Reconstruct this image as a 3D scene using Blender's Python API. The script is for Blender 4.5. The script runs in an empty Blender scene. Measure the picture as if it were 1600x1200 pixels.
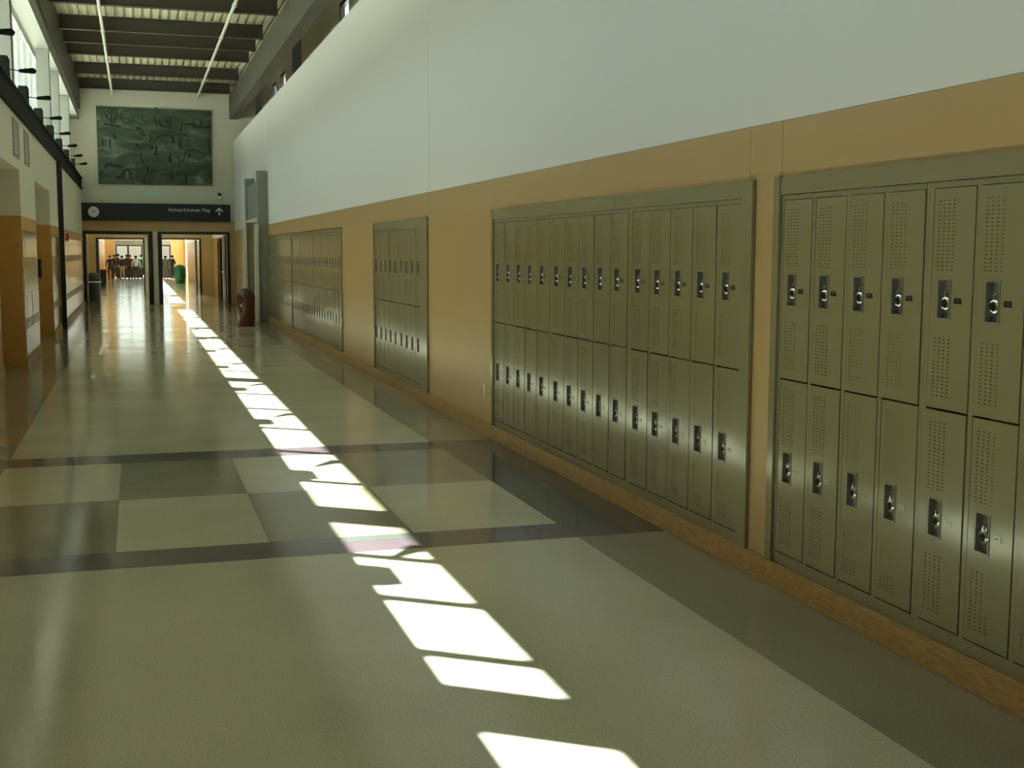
import bpy, bmesh, math, random
from mathutils import Vector, Matrix
random.seed(7)
SC = bpy.context.scene
C = SC.collection

# ------------------------------------------------------------------ camera
YAW, PITCH, ROLL, FPX, EYE = .2989, .1078, .0034, 1902., 1.7
def make_camera():
    cy, sy, cp, sp, cr, sr = (math.cos(YAW), math.sin(YAW), math.cos(PITCH), math.sin(PITCH), math.cos(ROLL), math.sin(ROLL))
    r = Vector((cy, -sy, 0)); F = Vector((sy, cy, 0)); Z = Vector((0, 0, 1))
    fw = F * cp - Z * sp; up = Z * cp + F * sp
    r2 = r * cr + up * sr; u2 = -r * sr + up * cr
    cam = bpy.data.cameras.new('camera'); o = bpy.data.objects.new('camera', cam); C.objects.link(o)
    m = Matrix((r2, u2, -fw)).transposed().to_4x4(); m.translation = (0, 0, EYE)
    o.matrix_world = m
    cam.sensor_width = 36; cam.lens = FPX / 1600 * 36; cam.clip_start = .05; cam.clip_end = 500
    SC.camera = o
make_camera()

# ------------------------------------------------------------------ light
SUN_DIR = Vector((.666, -.488, -1)).normalized()
w = bpy.data.worlds.new('world'); SC.world = w; w.use_nodes = True
nt = w.node_tree; bg = nt.nodes['Background']
sky = nt.nodes.new('ShaderNodeTexSky'); sky.sky_type = 'NISHITA'; sky.sun_disc = False
sky.sun_elevation = math.asin(-SUN_DIR.z); sky.sun_rotation = math.atan2(-SUN_DIR.x, -SUN_DIR.y)
sky.air_density = 1.0; sky.dust_density = 3.0; sky.ozone_density = 1.0
nt.links.new(sky.outputs[0], bg.inputs[0]); bg.inputs[1].default_value = .92
sl = bpy.data.lights.new('sun_offscreen', 'SUN'); so = bpy.data.objects.new('sun_offscreen', sl); C.objects.link(so)
sl.energy = 170; sl.angle = math.radians(.53); sl.color = (1, .985, .965)
so.rotation_euler = SUN_DIR.to_track_quat('-Z', 'Y').to_euler(); so.location = (-10, 10, 14)
SC.view_settings.view_transform = 'Standard'; SC.view_settings.look = 'None'
SC.view_settings.gamma = 1; SC.view_settings.use_curve_mapping = False
SC.view_settings.exposure = -0.42
SC.cycles.max_bounces = 12; SC.cycles.diffuse_bounces = 6; SC.cycles.glossy_bounces = 4
SC.cycles.transparent_max_bounces = 16; SC.cycles.sample_clamp_indirect = 12.

# ------------------------------------------------------------------ materials
def mat(name, rgb, rough=.6, metal=0., noise=None, bump=None, spec=.5, emit=0., stretch=None, coat=0.):
    m = bpy.data.materials.new(name); m.use_nodes = True
    n = m.node_tree.nodes; l = m.node_tree.links; p = n['Principled BSDF']
    p.inputs['Base Color'].default_value = (*rgb, 1); p.inputs['Roughness'].default_value = rough
    p.inputs['Metallic'].default_value = metal; p.inputs['Specular IOR Level'].default_value = spec
    if coat: p.inputs['Coat Weight'].default_value = coat; p.inputs['Coat Roughness'].default_value = .08
    if emit: p.inputs['Emission Color'].default_value = (*rgb, 1); p.inputs['Emission Strength'].default_value = emit
    if noise or bump:
        tc = n.new('ShaderNodeTexCoord'); mp = n.new('ShaderNodeMapping'); l.new(tc.outputs['Object'], mp.inputs[0])
        if stretch: mp.inputs['Scale'].default_value = stretch
    if noise:
        sc, amt = noise
        tx = n.new('ShaderNodeTexNoise'); tx.inputs['Scale'].default_value = sc; tx.inputs['Detail'].default_value = 3
        l.new(mp.outputs[0], tx.inputs['Vector'])
        rp = n.new('ShaderNodeValToRGB'); l.new(tx.outputs['Fac'], rp.inputs[0])
        rp.color_ramp.elements[0].position = .3; rp.color_ramp.elements[1].position = .7
        rp.color_ramp.elements[0].color = (*[c * (1 - amt) for c in rgb], 1)
        rp.color_ramp.elements[1].color = (*[min(1, c * (1 + amt)) for c in rgb], 1)
        l.new(rp.outputs[0], p.inputs['Base Color'])
    if bump:
        sc, st = bump
        tx = n.new('ShaderNodeTexNoise'); tx.inputs['Scale'].default_value = sc; l.new(mp.outputs[0], tx.inputs['Vector'])
        b = n.new('ShaderNodeBump'); b.inputs['Strength'].default_value = st; b.inputs['Distance'].default_value = .01
        l.new(tx.outputs['Fac'], b.inputs['Height']); l.new(b.outputs[0], p.inputs['Normal'])
    return m

def glass_mat(name, tint=(.9, .95, .94)):
    m = bpy.data.materials.new(name); m.use_nodes = True; n = m.node_tree.nodes; l = m.node_tree.links
    n.remove(n['Principled BSDF']); out = n['Material Output']
    t = n.new('ShaderNodeBsdfTransparent'); t.inputs[0].default_value = (*tint, 1)
    g = n.new('ShaderNodeBsdfGlossy'); g.inputs['Roughness'].default_value = .02
    mx = n.new('ShaderNodeMixShader'); mx.inputs[0].default_value = .06
    l.new(t.outputs[0], mx.inputs[1]); l.new(g.outputs[0], mx.inputs[2]); l.new(mx.outputs[0], out.inputs[0])
    return m

def wood_mat(name, a, b, rough=.4):
    m = bpy.data.materials.new(name); m.use_nodes = True; n = m.node_tree.nodes; l = m.node_tree.links
    p = n['Principled BSDF']; p.inputs['Roughness'].default_value = rough
    tc = n.new('ShaderNodeTexCoord'); mp = n.new('ShaderNodeMapping'); mp.inputs['Scale'].default_value = (3, 1.6, 14)
    l.new(tc.outputs['Object'], mp.inputs[0])
    nz = n.new('ShaderNodeTexNoise'); nz.inputs['Scale'].default_value = 1.6; nz.inputs['Detail'].default_value = 2; l.new(mp.outputs[0], nz.inputs['Vector'])
    wv = n.new('ShaderNodeMath'); wv.operation = 'MULTIPLY'; wv.inputs[1].default_value = 55; l.new(nz.outputs['Fac'], wv.inputs[0])
    sn = n.new('ShaderNodeMath'); sn.operation = 'SINE'; l.new(wv.outputs[0], sn.inputs[0])
    ma = n.new('ShaderNodeMapRange'); ma.inputs[1].default_value = -1; ma.inputs[2].default_value = 1; l.new(sn.outputs[0], ma.inputs[0])
    rp = n.new('ShaderNodeValToRGB'); rp.color_ramp.elements[0].color = (*a, 1); rp.color_ramp.elements[1].color = (*b, 1)
    l.new(ma.outputs[0], rp.inputs[0]); l.new(rp.outputs[0], p.inputs['Base Color'])
    return m

def floor_mat(name, rgb, rough=.125, speck=.16):
    """waxed composition tile: fine chip speckle, faint wear, slightly wavy gloss"""
    m = bpy.data.materials.new(name); m.use_nodes = True; n = m.node_tree.nodes; l = m.node_tree.links
    p = n['Principled BSDF']; p.inputs['Specular IOR Level'].default_value = .5
    tc = n.new('ShaderNodeTexCoord')
    a = n.new('ShaderNodeTexNoise'); a.inputs['Scale'].default_value = 110; a.inputs['Detail'].default_value = 2; l.new(tc.outputs['Object'], a.inputs['Vector'])
    rp = n.new('ShaderNodeValToRGB'); l.new(a.outputs['Fac'], rp.inputs[0])
    rp.color_ramp.elements[0].position = .32; rp.color_ramp.elements[1].position = .62
    rp.color_ramp.elements[0].color = (*[c * (1 - speck) for c in rgb], 1); rp.color_ramp.elements[1].color = (*[c * (1 + speck * .6) for c in rgb], 1)
    b = n.new('ShaderNodeTexNoise'); b.inputs['Scale'].default_value = 1.1; b.inputs['Detail'].default_value = 4; l.new(tc.outputs['Object'], b.inputs['Vector'])
    mr = n.new('ShaderNodeMapRange'); mr.inputs[1].default_value = .3; mr.inputs[2].default_value = .7; mr.inputs[3].default_value = .93; mr.inputs[4].default_value = 1.05
    l.new(b.outputs['Fac'], mr.inputs[0])
    mx = n.new('ShaderNodeMix'); mx.data_type = 'RGBA'; mx.blend_type = 'MULTIPLY'; mx.inputs[0].default_value = 1
    l.new(rp.outputs[0], mx.inputs[6]); l.new(mr.outputs[0], mx.inputs[7]); l.new(mx.outputs[2], p.inputs['Base Color'])
    rr = n.new('ShaderNodeMapRange'); rr.inputs[1].default_value = .3; rr.inputs[2].default_value = .7; rr.inputs[3].default_value = rough * .8; rr.inputs[4].default_value = rough * 1.25
    l.new(b.outputs['Fac'], rr.inputs[0]); l.new(rr.outputs[0], p.inputs['Roughness'])
    mp = n.new('ShaderNodeMapping'); mp.inputs['Scale'].default_value = (.6, 2.2, 1); l.new(tc.outputs['Object'], mp.inputs[0])
    c = n.new('ShaderNodeTexNoise'); c.inputs['Scale'].default_value = 1.6; c.inputs['Detail'].default_value = 2; l.new(mp.outputs[0], c.inputs['Vector'])
    bp = n.new('ShaderNodeBump'); bp.inputs['Strength'].default_value = .05; bp.inputs['Distance'].default_value = .02
    l.new(c.outputs['Fac'], bp.inputs['Height']); l.new(bp.outputs[0], p.inputs['Normal'])
    return m

M = dict(
    f_light=floor_mat('floor_cream', (.57, .555, .43)), f_taupe=floor_mat('floor_taupe', (.29, .268, .19)),
    f_olive=floor_mat('floor_olive', (.245, .23, .145)), f_dark=floor_mat('floor_slate', (.078, .08, .066)),
    f_maroon=floor_mat('floor_maroon', (.105, .072, .085)), f_green=floor_mat('floor_band_grey', (.085, .09, .08)),
    sub=mat('subfloor', (.1, .1, .09), .8),
    tan=mat('tan_paint', (.56, .375, .165), .3, bump=(60, .05)), white=mat('white_paint', (.88, .875, .87), .45, bump=(70, .06)),
    cream=mat('cream_paint', (.66, .64, .52), .6, bump=(60, .04)),
    locker=mat('locker_enamel', (.285, .255, .14), .15, noise=(2.2, .03), bump=(5, .05), spec=1.0),
    
    recess=mat('lock_recess_steel', (.22, .215, .18), .45, 0), rim=mat('recess_rim', (.30, .29, .22), .35, .4),
    chrome=mat('chrome', (.8, .8, .8), .15, 1.), black=mat('black_plastic', (.012, .012, .013), .4),
    plate_dark=mat('plate_dark', (.02, .02, .018), .35, .3), plate_text=mat('plate_text', (.14, .14, .12), .4), plate_light=mat('plate_aluminium', (.55, .54, .48), .3, .9),
    oak=wood_mat('oak', (.40, .235, .07), (.52, .33, .12)),
    steel=mat('dark_steel_paint', (.052, .047, .03), .5), grey=mat('grey_steel_paint', (.24, .245, .215), .5),
    portal=mat('portal_grey', (.27, .27, .21), .55), deck=mat('deck_cream', (.6, .56, .40), .6),
    pipe=mat('pipe_white', (.75, .73, .62), .45), ledge=mat('ledge_black_steel', (.008, .0085, .006), .7, spec=.15),
    frame=mat('door_frame_black', (.014, .014, .013), .4), glass=glass_mat('clear_glass'), glass_up=glass_mat('dimming_glass', (.60, .65, .62)), ochre=mat('ochre_paint', (.54, .29, .08), .45, bump=(60, .05)),  # tint of the upper panes is added to dim light coming through them
    alum=mat('window_aluminium', (.45, .46, .44), .4, .3), ground=mat('concrete_ground', (.38, .37, .34), .9, noise=(.6, .1)),
    sign=mat('sign_black', (.012, .011, .012), .35), signwhite=mat('sign_white', (.78, .78, .74), .5),
    green=mat('exit_green', (.05, .5, .25), .4, emit=.6), exitbody=mat('exit_body', (.62, .66, .55), .4),
    red=mat('alarm_red', (.45, .03, .02), .4), brown=mat('bin_brown', (.10, .028, .018), .3), navy=mat('bin_navy', (.02, .03, .045), .35),
    bgreen=mat('bin_green', (.01, .13, .05), .35), orange=mat('bin_orange', (.55, .22, .03), .4), binwhite=mat('bin_white', (.75, .75, .72), .4),
    ivory=mat('ivory_plastic', (.7, .66, .52), .35),
)

# ------------------------------------------------------------------ mesh helpers
class MB:
    def __init__(s): s.v = []; s.f = []; s.mi = []
    def add(s, vs, fs, mi=0):
        b = len(s.v); s.v += [tuple(v) for v in vs]; s.f += [tuple(i + b for i in f) for f in fs]; s.mi += [mi] * len(fs); return s
    def box(s, x0, x1, y0, y1, z0, z1, mi=0, skip=()):
        vs = [(x0, y0, z0), (x1, y0, z0), (x1, y1, z0), (x0, y1, z0), (x0, y0, z1), (x1, y0, z1), (x1, y1, z1), (x0, y1, z1)]
        fs = dict(b=(0, 3, 2, 1), t=(4, 5, 6, 7), f=(0, 1, 5, 4), r=(1, 2, 6, 5), k=(2, 3, 7, 6), l=(3, 0, 4, 7))
        return s.add(vs, [q for k, q in fs.items() if k not in skip], mi)
    def prism(s, pts, axis, a0, a1, mi=0):
        """pts: 2-D polygon in the two other axes, extruded along axis from a0 to a1"""
        n = len(pts)
        def P(p, a): return {0: (a, p[0], p[1]), 1: (p[0], a, p[1]), 2: (p[0], p[1], a)}[axis]
        vs = [P(p, a0) for p in pts] + [P(p, a1) for p in pts]
        fs = [tuple(range(n))[::-1], tuple(range(n, 2 * n))] + [(i, (i + 1) % n, n + (i + 1) % n, n + i) for i in range(n)]
        return s.add(vs, fs, mi)
    def lathe(s, prof, seg=24, mi=0, c=(0, 0, 0), close=True):
        n = len(prof); vs = []; fs = []
        for i in range(seg):
            a = 2 * math.pi * i / seg
            vs += [(c[0] + r * math.cos(a), c[1] + r * math.sin(a), c[2] + z) for r, z in prof]
        for i in range(seg):
            j = (i + 1) % seg
            for k in range(n - 1): fs.append((i * n + k, j * n + k, j * n + k + 1, i * n + k + 1))
        if close:
            if prof[0][0] > 1e-6: fs.append(tuple(i * n for i in range(seg))[::-1])
            if prof[-1][0] > 1e-6: fs.append(tuple(i * n + n - 1 for i in range(seg)))
        return s.add(vs, fs, mi)
    def tube(s, path, r, seg=8, mi=0):
        path = [Vector(p) for p in path]; vs = []; fs = []
        for i, p in enumerate(path):
            d = (path[min(i + 1, len(path) - 1)] - path[max(i - 1, 0)]).normalized()
            a = d.orthogonal().normalized() if i == 0 else (a - d * a.dot(d)).normalized()
            b = d.cross(a)
            vs += [p + (a * math.cos(t) + b * math.sin(t)) * r for t in [2 * math.pi * k / seg for k in range(seg)]]
        for i in range(len(path) - 1):
            for k in range(seg): fs.append((i * seg + k, i * seg + (k + 1) % seg, (i + 1) * seg + (k + 1) % seg, (i + 1) * seg + k))
        fs += [tuple(range(seg))[::-1], tuple((len(path) - 1) * seg + k for k in range(seg))]
        return s.add(vs, fs, mi)
    def mesh(s, name, mats, smooth=False):
        me = bpy.data.meshes.new(name); me.from_pydata(s.v, [], s.f); me.validate()
        for m in (mats if isinstance(mats, (list, tuple)) else [mats]): me.materials.append(M[m] if isinstance(m, str) else m)
        me.polygons.foreach_set('material_index', s.mi[:len(me.polygons)])
        bm = bmesh.new(); bm.from_mesh(me); bmesh.ops.recalc_face_normals(bm, faces=bm.faces); bm.to_mesh(me); bm.free()
        if smooth:
            for p in me.polygons: p.use_smooth = True
            try: me.set_sharp_from_angle(angle=math.radians(40))
            except Exception: pass
        me.update(); return me

def link(name, me, parent=None, loc=None, rz=0):
    o = bpy.data.objects.new(name, me); C.objects.link(o)
    if parent: o.parent = parent
    if loc is not None: o.location = loc
    if rz: o.rotation_euler = (0, 0, rz)
    return o
def obj(name, mb, mats, parent=None, loc=None, rz=0, smooth=False, bevel=0):
    o = link(name, mb.mesh(name, mats, smooth), parent, loc, rz)
    if bevel:
        b = o.modifiers.new('bevel', 'BEVEL'); b.width = bevel; b.segments = 2; b.limit_method = 'ANGLE'
    return o
def empty(name, loc=(0, 0, 0), rz=0):
    o = bpy.data.objects.new(name, None); C.objects.link(o); o.location = loc; o.rotation_euler = (0, 0, rz); o.empty_display_size = .1
    return o
def tag(o, label, cat, group=None):
    o['label'] = label; o['category'] = cat
    if group: o['group'] = group
    return o
def struct(o, label=None, cat=None):
    o['kind'] = 'structure'
    if label: o['label'] = label
    if cat: o['category'] = cat
    return o
def B(*a, **k): return MB().box(*a, **k)
def text_mesh(name, body, size, mats, depth=.004):
    cu = bpy.data.curves.new(name, 'FONT'); cu.body = body; cu.size = size; cu.extrude = depth; cu.align_x = 'CENTER'; cu.align_y = 'CENTER'
    o = bpy.data.objects.new(name, cu); C.objects.link(o)
    dg = bpy.context.evaluated_depsgraph_get(); me = bpy.data.meshes.new_from_object(o.evaluated_get(dg))
    bpy.data.objects.remove(o); me.materials.clear(); me.materials.append(M[mats]); return me

Y0, YE, YM, YF = -6.0, 40.6, 50.0, 80.0        # back wall, end wall, middle portal, far wall
XL, XR = -1.56, 3.10                            # corridor faces

# ------------------------------------------------------------------ floor
fl = struct(obj('floor', B(-2.6, 3.6, Y0, YF + .2, -.12, -.005), 'sub'), 'waxed floor of cream, taupe and maroon tile fields', 'floor')
def tile(name, x0, x1, y0, y1, m, g=.0012):
    return obj(name, B(x0 + g, x1 - g, y0 + g, y1 - g, -.005, 0, skip=('b',)), m, fl)
FX0, FX1 = -1.03, 2.497
for a, b in ((Y0, 6.741), (10.59, 28.2), (28.38, YE), (YE, YM), (YM, YF)):
    tile('field_panel', FX0, FX1, a, b, 'f_light')
tile('floor_band', FX0, FX1, 6.741, 7.0, 'f_maroon'); tile('floor_band', FX0, FX1, 7.0, 7.1265, 'f_green')
tile('floor_band', FX0, FX1, 10.17, 10.59, 'f_maroon'); tile('floor_band', FX0, FX1, 28.2, 28.38, 'f_maroon')
xs = [FX0, -.154, .709, 1.572, FX1]
for r, (a, b) in enumerate(((7.1265, 8.64), (8.64, 10.17))):
    for k in range(4):
        dark = (k + r) % 2 == 0
        tile('checker_tile', xs[k], xs[k + 1], a, b, ('f_olive' if (k, r) != (3, 1) else 'f_taupe') if dark else 'f_light')
for x0, x1 in ((-2.6, FX0), (FX1, 3.55)):
    for a, b, m in ((Y0, 6.741, 'f_taupe'), (6.741, 10.59, 'f_dark'), (10.59, YE, 'f_taupe'), (YE, YF, 'f_taupe')):
        tile('border_panel', x0, x1, a, b, m)
struct(obj('ground', B(-120, 120, -80, 220, -.4, -.15), 'ground'), 'pale concrete ground outside the building', 'ground')

# ------------------------------------------------------------------ right wall
wr = struct(obj('wall_right', B(3.45, 3.6, Y0, YE - .01, 0, 5.2), 'white'), 'tan lower wall and white upper wall holding the lockers', 'wall')
def wp(name, y0, y1, z0, z1, m, x0=XR, x1=3.45, parent=wr, g=.0015):
    return obj(name, B(x0, x1, y0 + g, y1 - g, z0, z1), m, parent)
ZT, ZW = 2.078, 2.357
for a, b in ((Y0, 13.18), (13.18, 22.0), (22.0, 30.15), (30.15, 33.8), (33.8, YE - .01)):
    wp('white_panel', a + (.004 if a > 0 else 0), b - .004, 2.52 if 30 < a < 33 else ZW, 5.2, 'white')
for a, b in ((Y0, 5.492), (5.492, 5.823), (5.823, 10.568), (10.568, 13.18), (13.18, 19.1), (19.1, 30.15)):
    wp('tan_panel', a, b, ZT, ZW - .002, 'tan')
A0, AP, AD = 5.4704, .2925, .0234
B0, BP, BD = 10.5996, .3094, .0448
A_END = A0 - 12 * AP - 2 * AD
B_END = B0 - 15 * BP - 2 * BD
C0 = 16.36; C_END = C0 - 9 * .3094 - BD
D0 = 25.55; D_END = D0 - 20 * .309 - 3 * BD
E0 = 30.1; E_END = E0 - 14 * .309 - 2 * BD
for a, b in ((Y0, A_END - .01), (5.534, 5.752), (10.66, 13.215), (16.42, D_END - .12), (D0 + .06, E_END - .02)):
    wp('tan_panel', a, b, 0, ZT, 'tan')
for a, b in ((A_END, 5.53), (5.755, 10.655), (13.22, 16.415), (D_END - .115, D0 + .055), (E_END - .015, 30.14)):
    wp('plinth', a, b, 0, .158, 'locker', x0=3.1)
bb = struct(obj('baseboard_right', B(3.085, 3.098, Y0, 30.1, 0, .118), 'oak'), 'oak baseboard along the foot of the locker wall', 'baseboard')
js = [Y0, -1.2, 2.35, 6.013, 9.7, 13.3, 17.0, 20.6, 24.2, 27.8, 30.1]
for a, b in zip(js, js[1:]):
    obj('board', B(3.064, 3.085, a + .0015, b - .0015, 0, .125), 'oak', bb, bevel=.003)
wp('tan_panel', 33.81, YE - .01, 0, ZW - .002, 'tan')
# locker fillers and top trims
tn = [0]
def trim(y0, y1, z0, z1, x0=3.082, x1=3.1, m='locker', lab='beige steel trim strip framing the lockers'):
    tn[0] += 1
    return struct(obj('trim_%d' % tn[0], B(x0, x1, y0 + .001, y1 - .001, z0, z1), m, bevel=.002), lab, 'trim')
for a, b in ((A_END, A0),): trim(a, b, 1.989, 2.077)
trim(A0 + .001, 5.533, .125, 2.083, 3.078)
for a, b in ((B_END, 7.683), (7.683, 8.649), (8.649, B0)): trim(a, b, 1.989, 2.077)
trim(5.752, B_END - .001, .125, 2.08, 3.078); trim(B0 + .001, 10.66, .125, 2.08, 3.078)
trim(C_END, C0, 1.989, 2.077); trim(13.215, C_END - .001, .125, 2.08, 3.078); trim(C0 + .001, 16.42, .125, 2.08, 3.078)
trim(D_END, D0, 1.989, 2.07); trim(D_END - .12, D_END - .001, .125, 2.075, 3.078); trim(D0 + .001, D0 + .06, .125, 2.075, 3.078)
trim(E_END, E0, 1.989, 2.07); trim(E0 + .001, 30.148, .125, 2.075, 3.078)

# ------------------------------------------------------------------ lockers
ZL0, ZL1, ZMID, ZTOP = .16, .187, 1.0735, 1.9625
def vent_slots(h):
    a = [.05 + .23 * k / 15 for k in range(16)]; b = [h - .325 + .275 * k / 18 for k in range(19)]
    return a + b
def door_mesh(w, h, name):
    """pressed steel door with an opening for the lock recess; origin at lower hinge-side corner, front at y=-.004"""
    m = MB(); px0, px1 = .05, .05 + min(.074, w * .28); pz0, pz1 = h / 2 - .075, h / 2 + .075
    f = -.004; sl_ = vent_slots(h)
    zs = [(z, z + .003) for z in sl_]; xs_ = [(.030 + c * .03, .043 + c * .03) for c in range(4)]
    def sheet(X, Z, hole):
        n = len(X); vs = [(x, f, z) for z in Z for x in X]
        m.add(vs, [(j * n + i, j * n + i + 1, (j + 1) * n + i + 1, (j + 1) * n + i) for j in range(len(Z) - 1) for i in range(n - 1) if not hole(i, j)])
    for lo, hi in ((0, pz0), (pz1, h)):                      # perforated fields above and below the lock
        Z = [lo] + [v for q in zs if lo < q[0] < hi for v in q] + [hi]; X = [0] + [v for q in xs_ for v in q] + [w]
        sheet(X, Z, lambda i, j: i % 2 == 1 and j % 2 == 1)
    sheet([0, px0, px1, w], [pz0, pz1], lambda i, j: i == 1)
    m.add([(0, f, 0), (w, f, 0), (w, .016, 0), (0, .016, 0)], [(0, 3, 2, 1)]); m.add([(0, f, h), (w, f, h), (w, .016, h), (0, .016, h)], [(0, 1, 2, 3)])
    m.add([(0, f, 0), (0, f, h), (0, .016, h), (0, .016, 0)], [(0, 1, 2, 3)]); m.add([(w, f, 0), (w, f, h), (w, .016, h), (w, .016, 0)], [(0, 3, 2, 1)])
    return m.mesh(name, 'locker'), (px0, px1, pz0, pz1)
def recess_mesh(px0, px1, pz0, pz1):
    m = MB(); d = .024; f = -.004; r = .007
    m.box(px0, px1, f, d, pz0, pz1, 0, skip=('f',))
    m.box(px0 - r, px1 + r, f - .003, f, pz1, pz1 + r, 1); m.box(px0 - r, px1 + r, f - .003, f, pz0 - r, pz0, 1)
    m.box(px0 - r, px0, f - .003, f, pz0, pz1, 1); m.box(px1, px1 + r, f - .003, f, pz0, pz1, 1)
    cx = (px0 + px1) / 2
    m.box(cx - .005, cx + .005, -.001, d, pz1 - .058, pz1 - .0459, 1)          # staple
    return m.mesh('lock_recess', ['recess', 'rim'])
def plate_mesh(x, z, lower):
    m = MB(); a, b, h = .026, .019, .011
    m.add([(x - a, -.0055, z - h), (x + a, -.0055, z - h), (x + b, -.0055, z + h), (x - b, -.0055, z + h),
           (x - a, -.004, z - h), (x + a, -.004, z - h), (x + b, -.004, z + h), (x - b, -.004, z + h)],
          [(0, 1, 2, 3), (0, 4, 5, 1), (1, 5, 6, 2), (2, 6, 7, 3), (3, 7, 4, 0)])
    for s in (-1, 1): m.box(x + s * .02 - .002, x + s * .02 + .002, -.0062, -.0055, z - .008, z - .004, 1)
    m.box(x - .011, x + .011, -.0058, -.0055, z - .001, z + .004, 1)
    return m.mesh('number_plate', ['plate_light', 'plate_text'] if lower else ['plate_dark', 'plate_text'])
def slots_mesh(w, h):
    """the pressed lips of the vents, bent inward from the top edge of each opening"""
    m = MB()
    for z in vent_slots(h):
        for c in range(4):
            x = .030 + c * .03
            m.add([(x, -.004, z + .003), (x + .013, -.004, z + .003), (x + .013, .002, z + .0005), (x, .002, z + .0005)], [(0, 1, 2, 3)])
    return m.mesh('vent_slots', 'locker')
cache = {}
def locker_kit(p):
    k = round(p, 4)
    if k not in cache:
        w = p - .036
        hu, hl = ZTOP - ZMID - .006, ZMID - ZL1 - .006
        um, pu = door_mesh(w, hu, 'door_upper'); lm, pl_ = door_mesh(w, hl, 'door_lower')
        cache[k] = dict(w=w, up=(um, recess_mesh(*pu), plate_mesh(pu[1] + .05, hu / 2 - .004, False), slots_mesh(w, hu), pu),
                        lo=(lm, recess_mesh(*pl_), plate_mesh(pl_[1] + .05, hl / 2 - .004, True), slots_mesh(w, hl), pl_))
    return cache[k]
def padlock_meshes():
    b = MB(); b.lathe([(0, -.011), (.021, -.011), (.0275, -.007), (.0275, .007), (.023, .011), (0, .011)], 20)
    b.v = [(x, z, y) for x, y, z in b.v]
    d = MB(); d.lathe([(.0175, 0), (.0165, .004), (.009, .005), (.008, .009), (0, .009)], 16); d.v = [(x, -.011 - z, y) for x, y, z in d.v]
    s = MB(); s.tube([(-.0125, 0, .018), (-.0125, 0, .036)] + [(.0125 * -math.cos(t), 0, .036 + .0125 * math.sin(t)) for t in [math.pi * k / 8 for k in range(1, 8)]] + [(.0125, 0, .036), (.0125, 0, .018)], .0036, 6)
    return b.mesh('padlock', 'chrome', True), d.mesh('dial', 'black', True), s.mesh('shackle', 'chrome', True)
PM = padlock_meshes()
NUM = ['first', 'second', 'third', 'fourth', 'fifth', 'sixth', 'seventh', 'eighth', 'ninth', 'tenth', 'eleventh', 'twelfth', 'thirteenth', 'fourteenth', 'fifteenth', 'sixteenth']
def locker_unit(y0, n, p, label, group, locks=None, side=1, x=XR, sv=True, c0=0):
    """y0: end the columns are counted from; right wall counts toward the camera, left wall away from it"""
    u = empty('locker_unit', (x, y0, 0), -math.pi / 2 if side == 1 else math.pi / 2); tag(u, label, 'lockers', group)
    k = locker_kit(p); W = n * p
    fr = MB().box(0, W, .018, .33, ZL0, ZTOP + .024, 1, skip=('f',))
    for i in range(n):
        fr.box(i * p, i * p + .026, -.006, .018, ZL0, ZTOP + .024)
        fr.box(i * p + .026, (i + 1) * p, -.006, .018, ZTOP, ZTOP + .024); fr.box(i * p + .026, (i + 1) * p, -.006, .018, ZL0, ZL1 - .006)
    obj('frame', fr, ['locker', 'locker'], u)
    for i in range(n):
        for lv, z in (('up', ZMID + .003), ('lo', ZL1)):
            dm, rm, pm, sm, pk = k[lv]
            if side == 1 or True:
                d = link('door', dm, u, (i * p + .0268, -.002, z)); d.rotation_euler = (random.uniform(-.004, .004), 0, random.uniform(-.005, .005))
                link('lock_recess', rm, d); link('number_plate', pm, d)
                if sv: link('vent_slots', sm, d)['kind'] = 'stuff'
            if locks:
                lx = i * p + .0268 + (pk[0] + pk[1]) / 2; lz = z + (pk[2] + pk[3]) / 2 - .016
                o = link('padlock', PM[0], None, (x + .006, y0 - lx, lz), -math.pi / 2)
                o.rotation_euler = (0, random.uniform(-.05, .05), -math.pi / 2)
                link('dial', PM[1], o); link('shackle', PM[2], o)
                cn = locks['n'] - (c0 + i) - 1 if locks['rev'] else c0 + i
                tag(o, 'silver dial padlock, %s row, %s column from %s' % ('upper' if lv == 'up' else 'lower', NUM[cn], locks['where']), 'padlock', locks['group'])
    return u
LA = dict(n=12, rev=False, where='tan strip in open-ended locker bank', group='padlocks on the open-ended locker bank')
LB = dict(n=15, rev=True, where='tan strip in fifteen-column bank', group='padlocks on the fifteen-column bank')
LC = dict(n=9, rev=True, where='wall outlet side of nine-column bank', group='padlocks on the nine-column bank')
y = A0
for i, lab in enumerate(('beige four-column locker unit beside the narrow tan wall strip', 'beige four-column locker unit in middle of open-ended bank', 'beige four-column locker unit at loose end of open-ended bank')):
    locker_unit(y, 4, AP, lab, 'locker units of the open-ended bank', LA, c0=4 * i); y -= 4 * AP + AD
for q in (1, 2):
    yy = A0 - 4 * q * AP - (q - 1) * AD; trim(yy - AD, yy, .16, 1.987, 3.094, 3.1)
y = B0
for i, lab in enumerate(('beige five-column locker unit at outlet end of fifteen-column bank', 'beige five-column locker unit in middle of fifteen-column bank', 'beige five-column locker unit of fifteen-column bank, next to narrow tan strip')):
    locker_unit(y, 5, BP, lab, 'locker units of the fifteen-column bank', LB, c0=5 * i); y -= 5 * BP
    if i < 2: trim(y - BD, y, .16, 1.987, 3.094, 3.1)
    y -= BD
locker_unit(C0, 5, .3094, 'beige five-column locker unit of nine-column bank, away from wall outlet', 'locker units of the nine-column bank', LC, c0=0)
trim(C0 - 5 * .3094 - BD, C0 - 5 * .3094, .16, 1.987, 3.094, 3.1)
locker_unit(C0 - 5 * .3094 - BD, 4, .3094, 'beige four-column locker unit of nine-column bank, toward wall outlet', 'locker units of the nine-column bank', LC, c0=5)
y = D0
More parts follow.
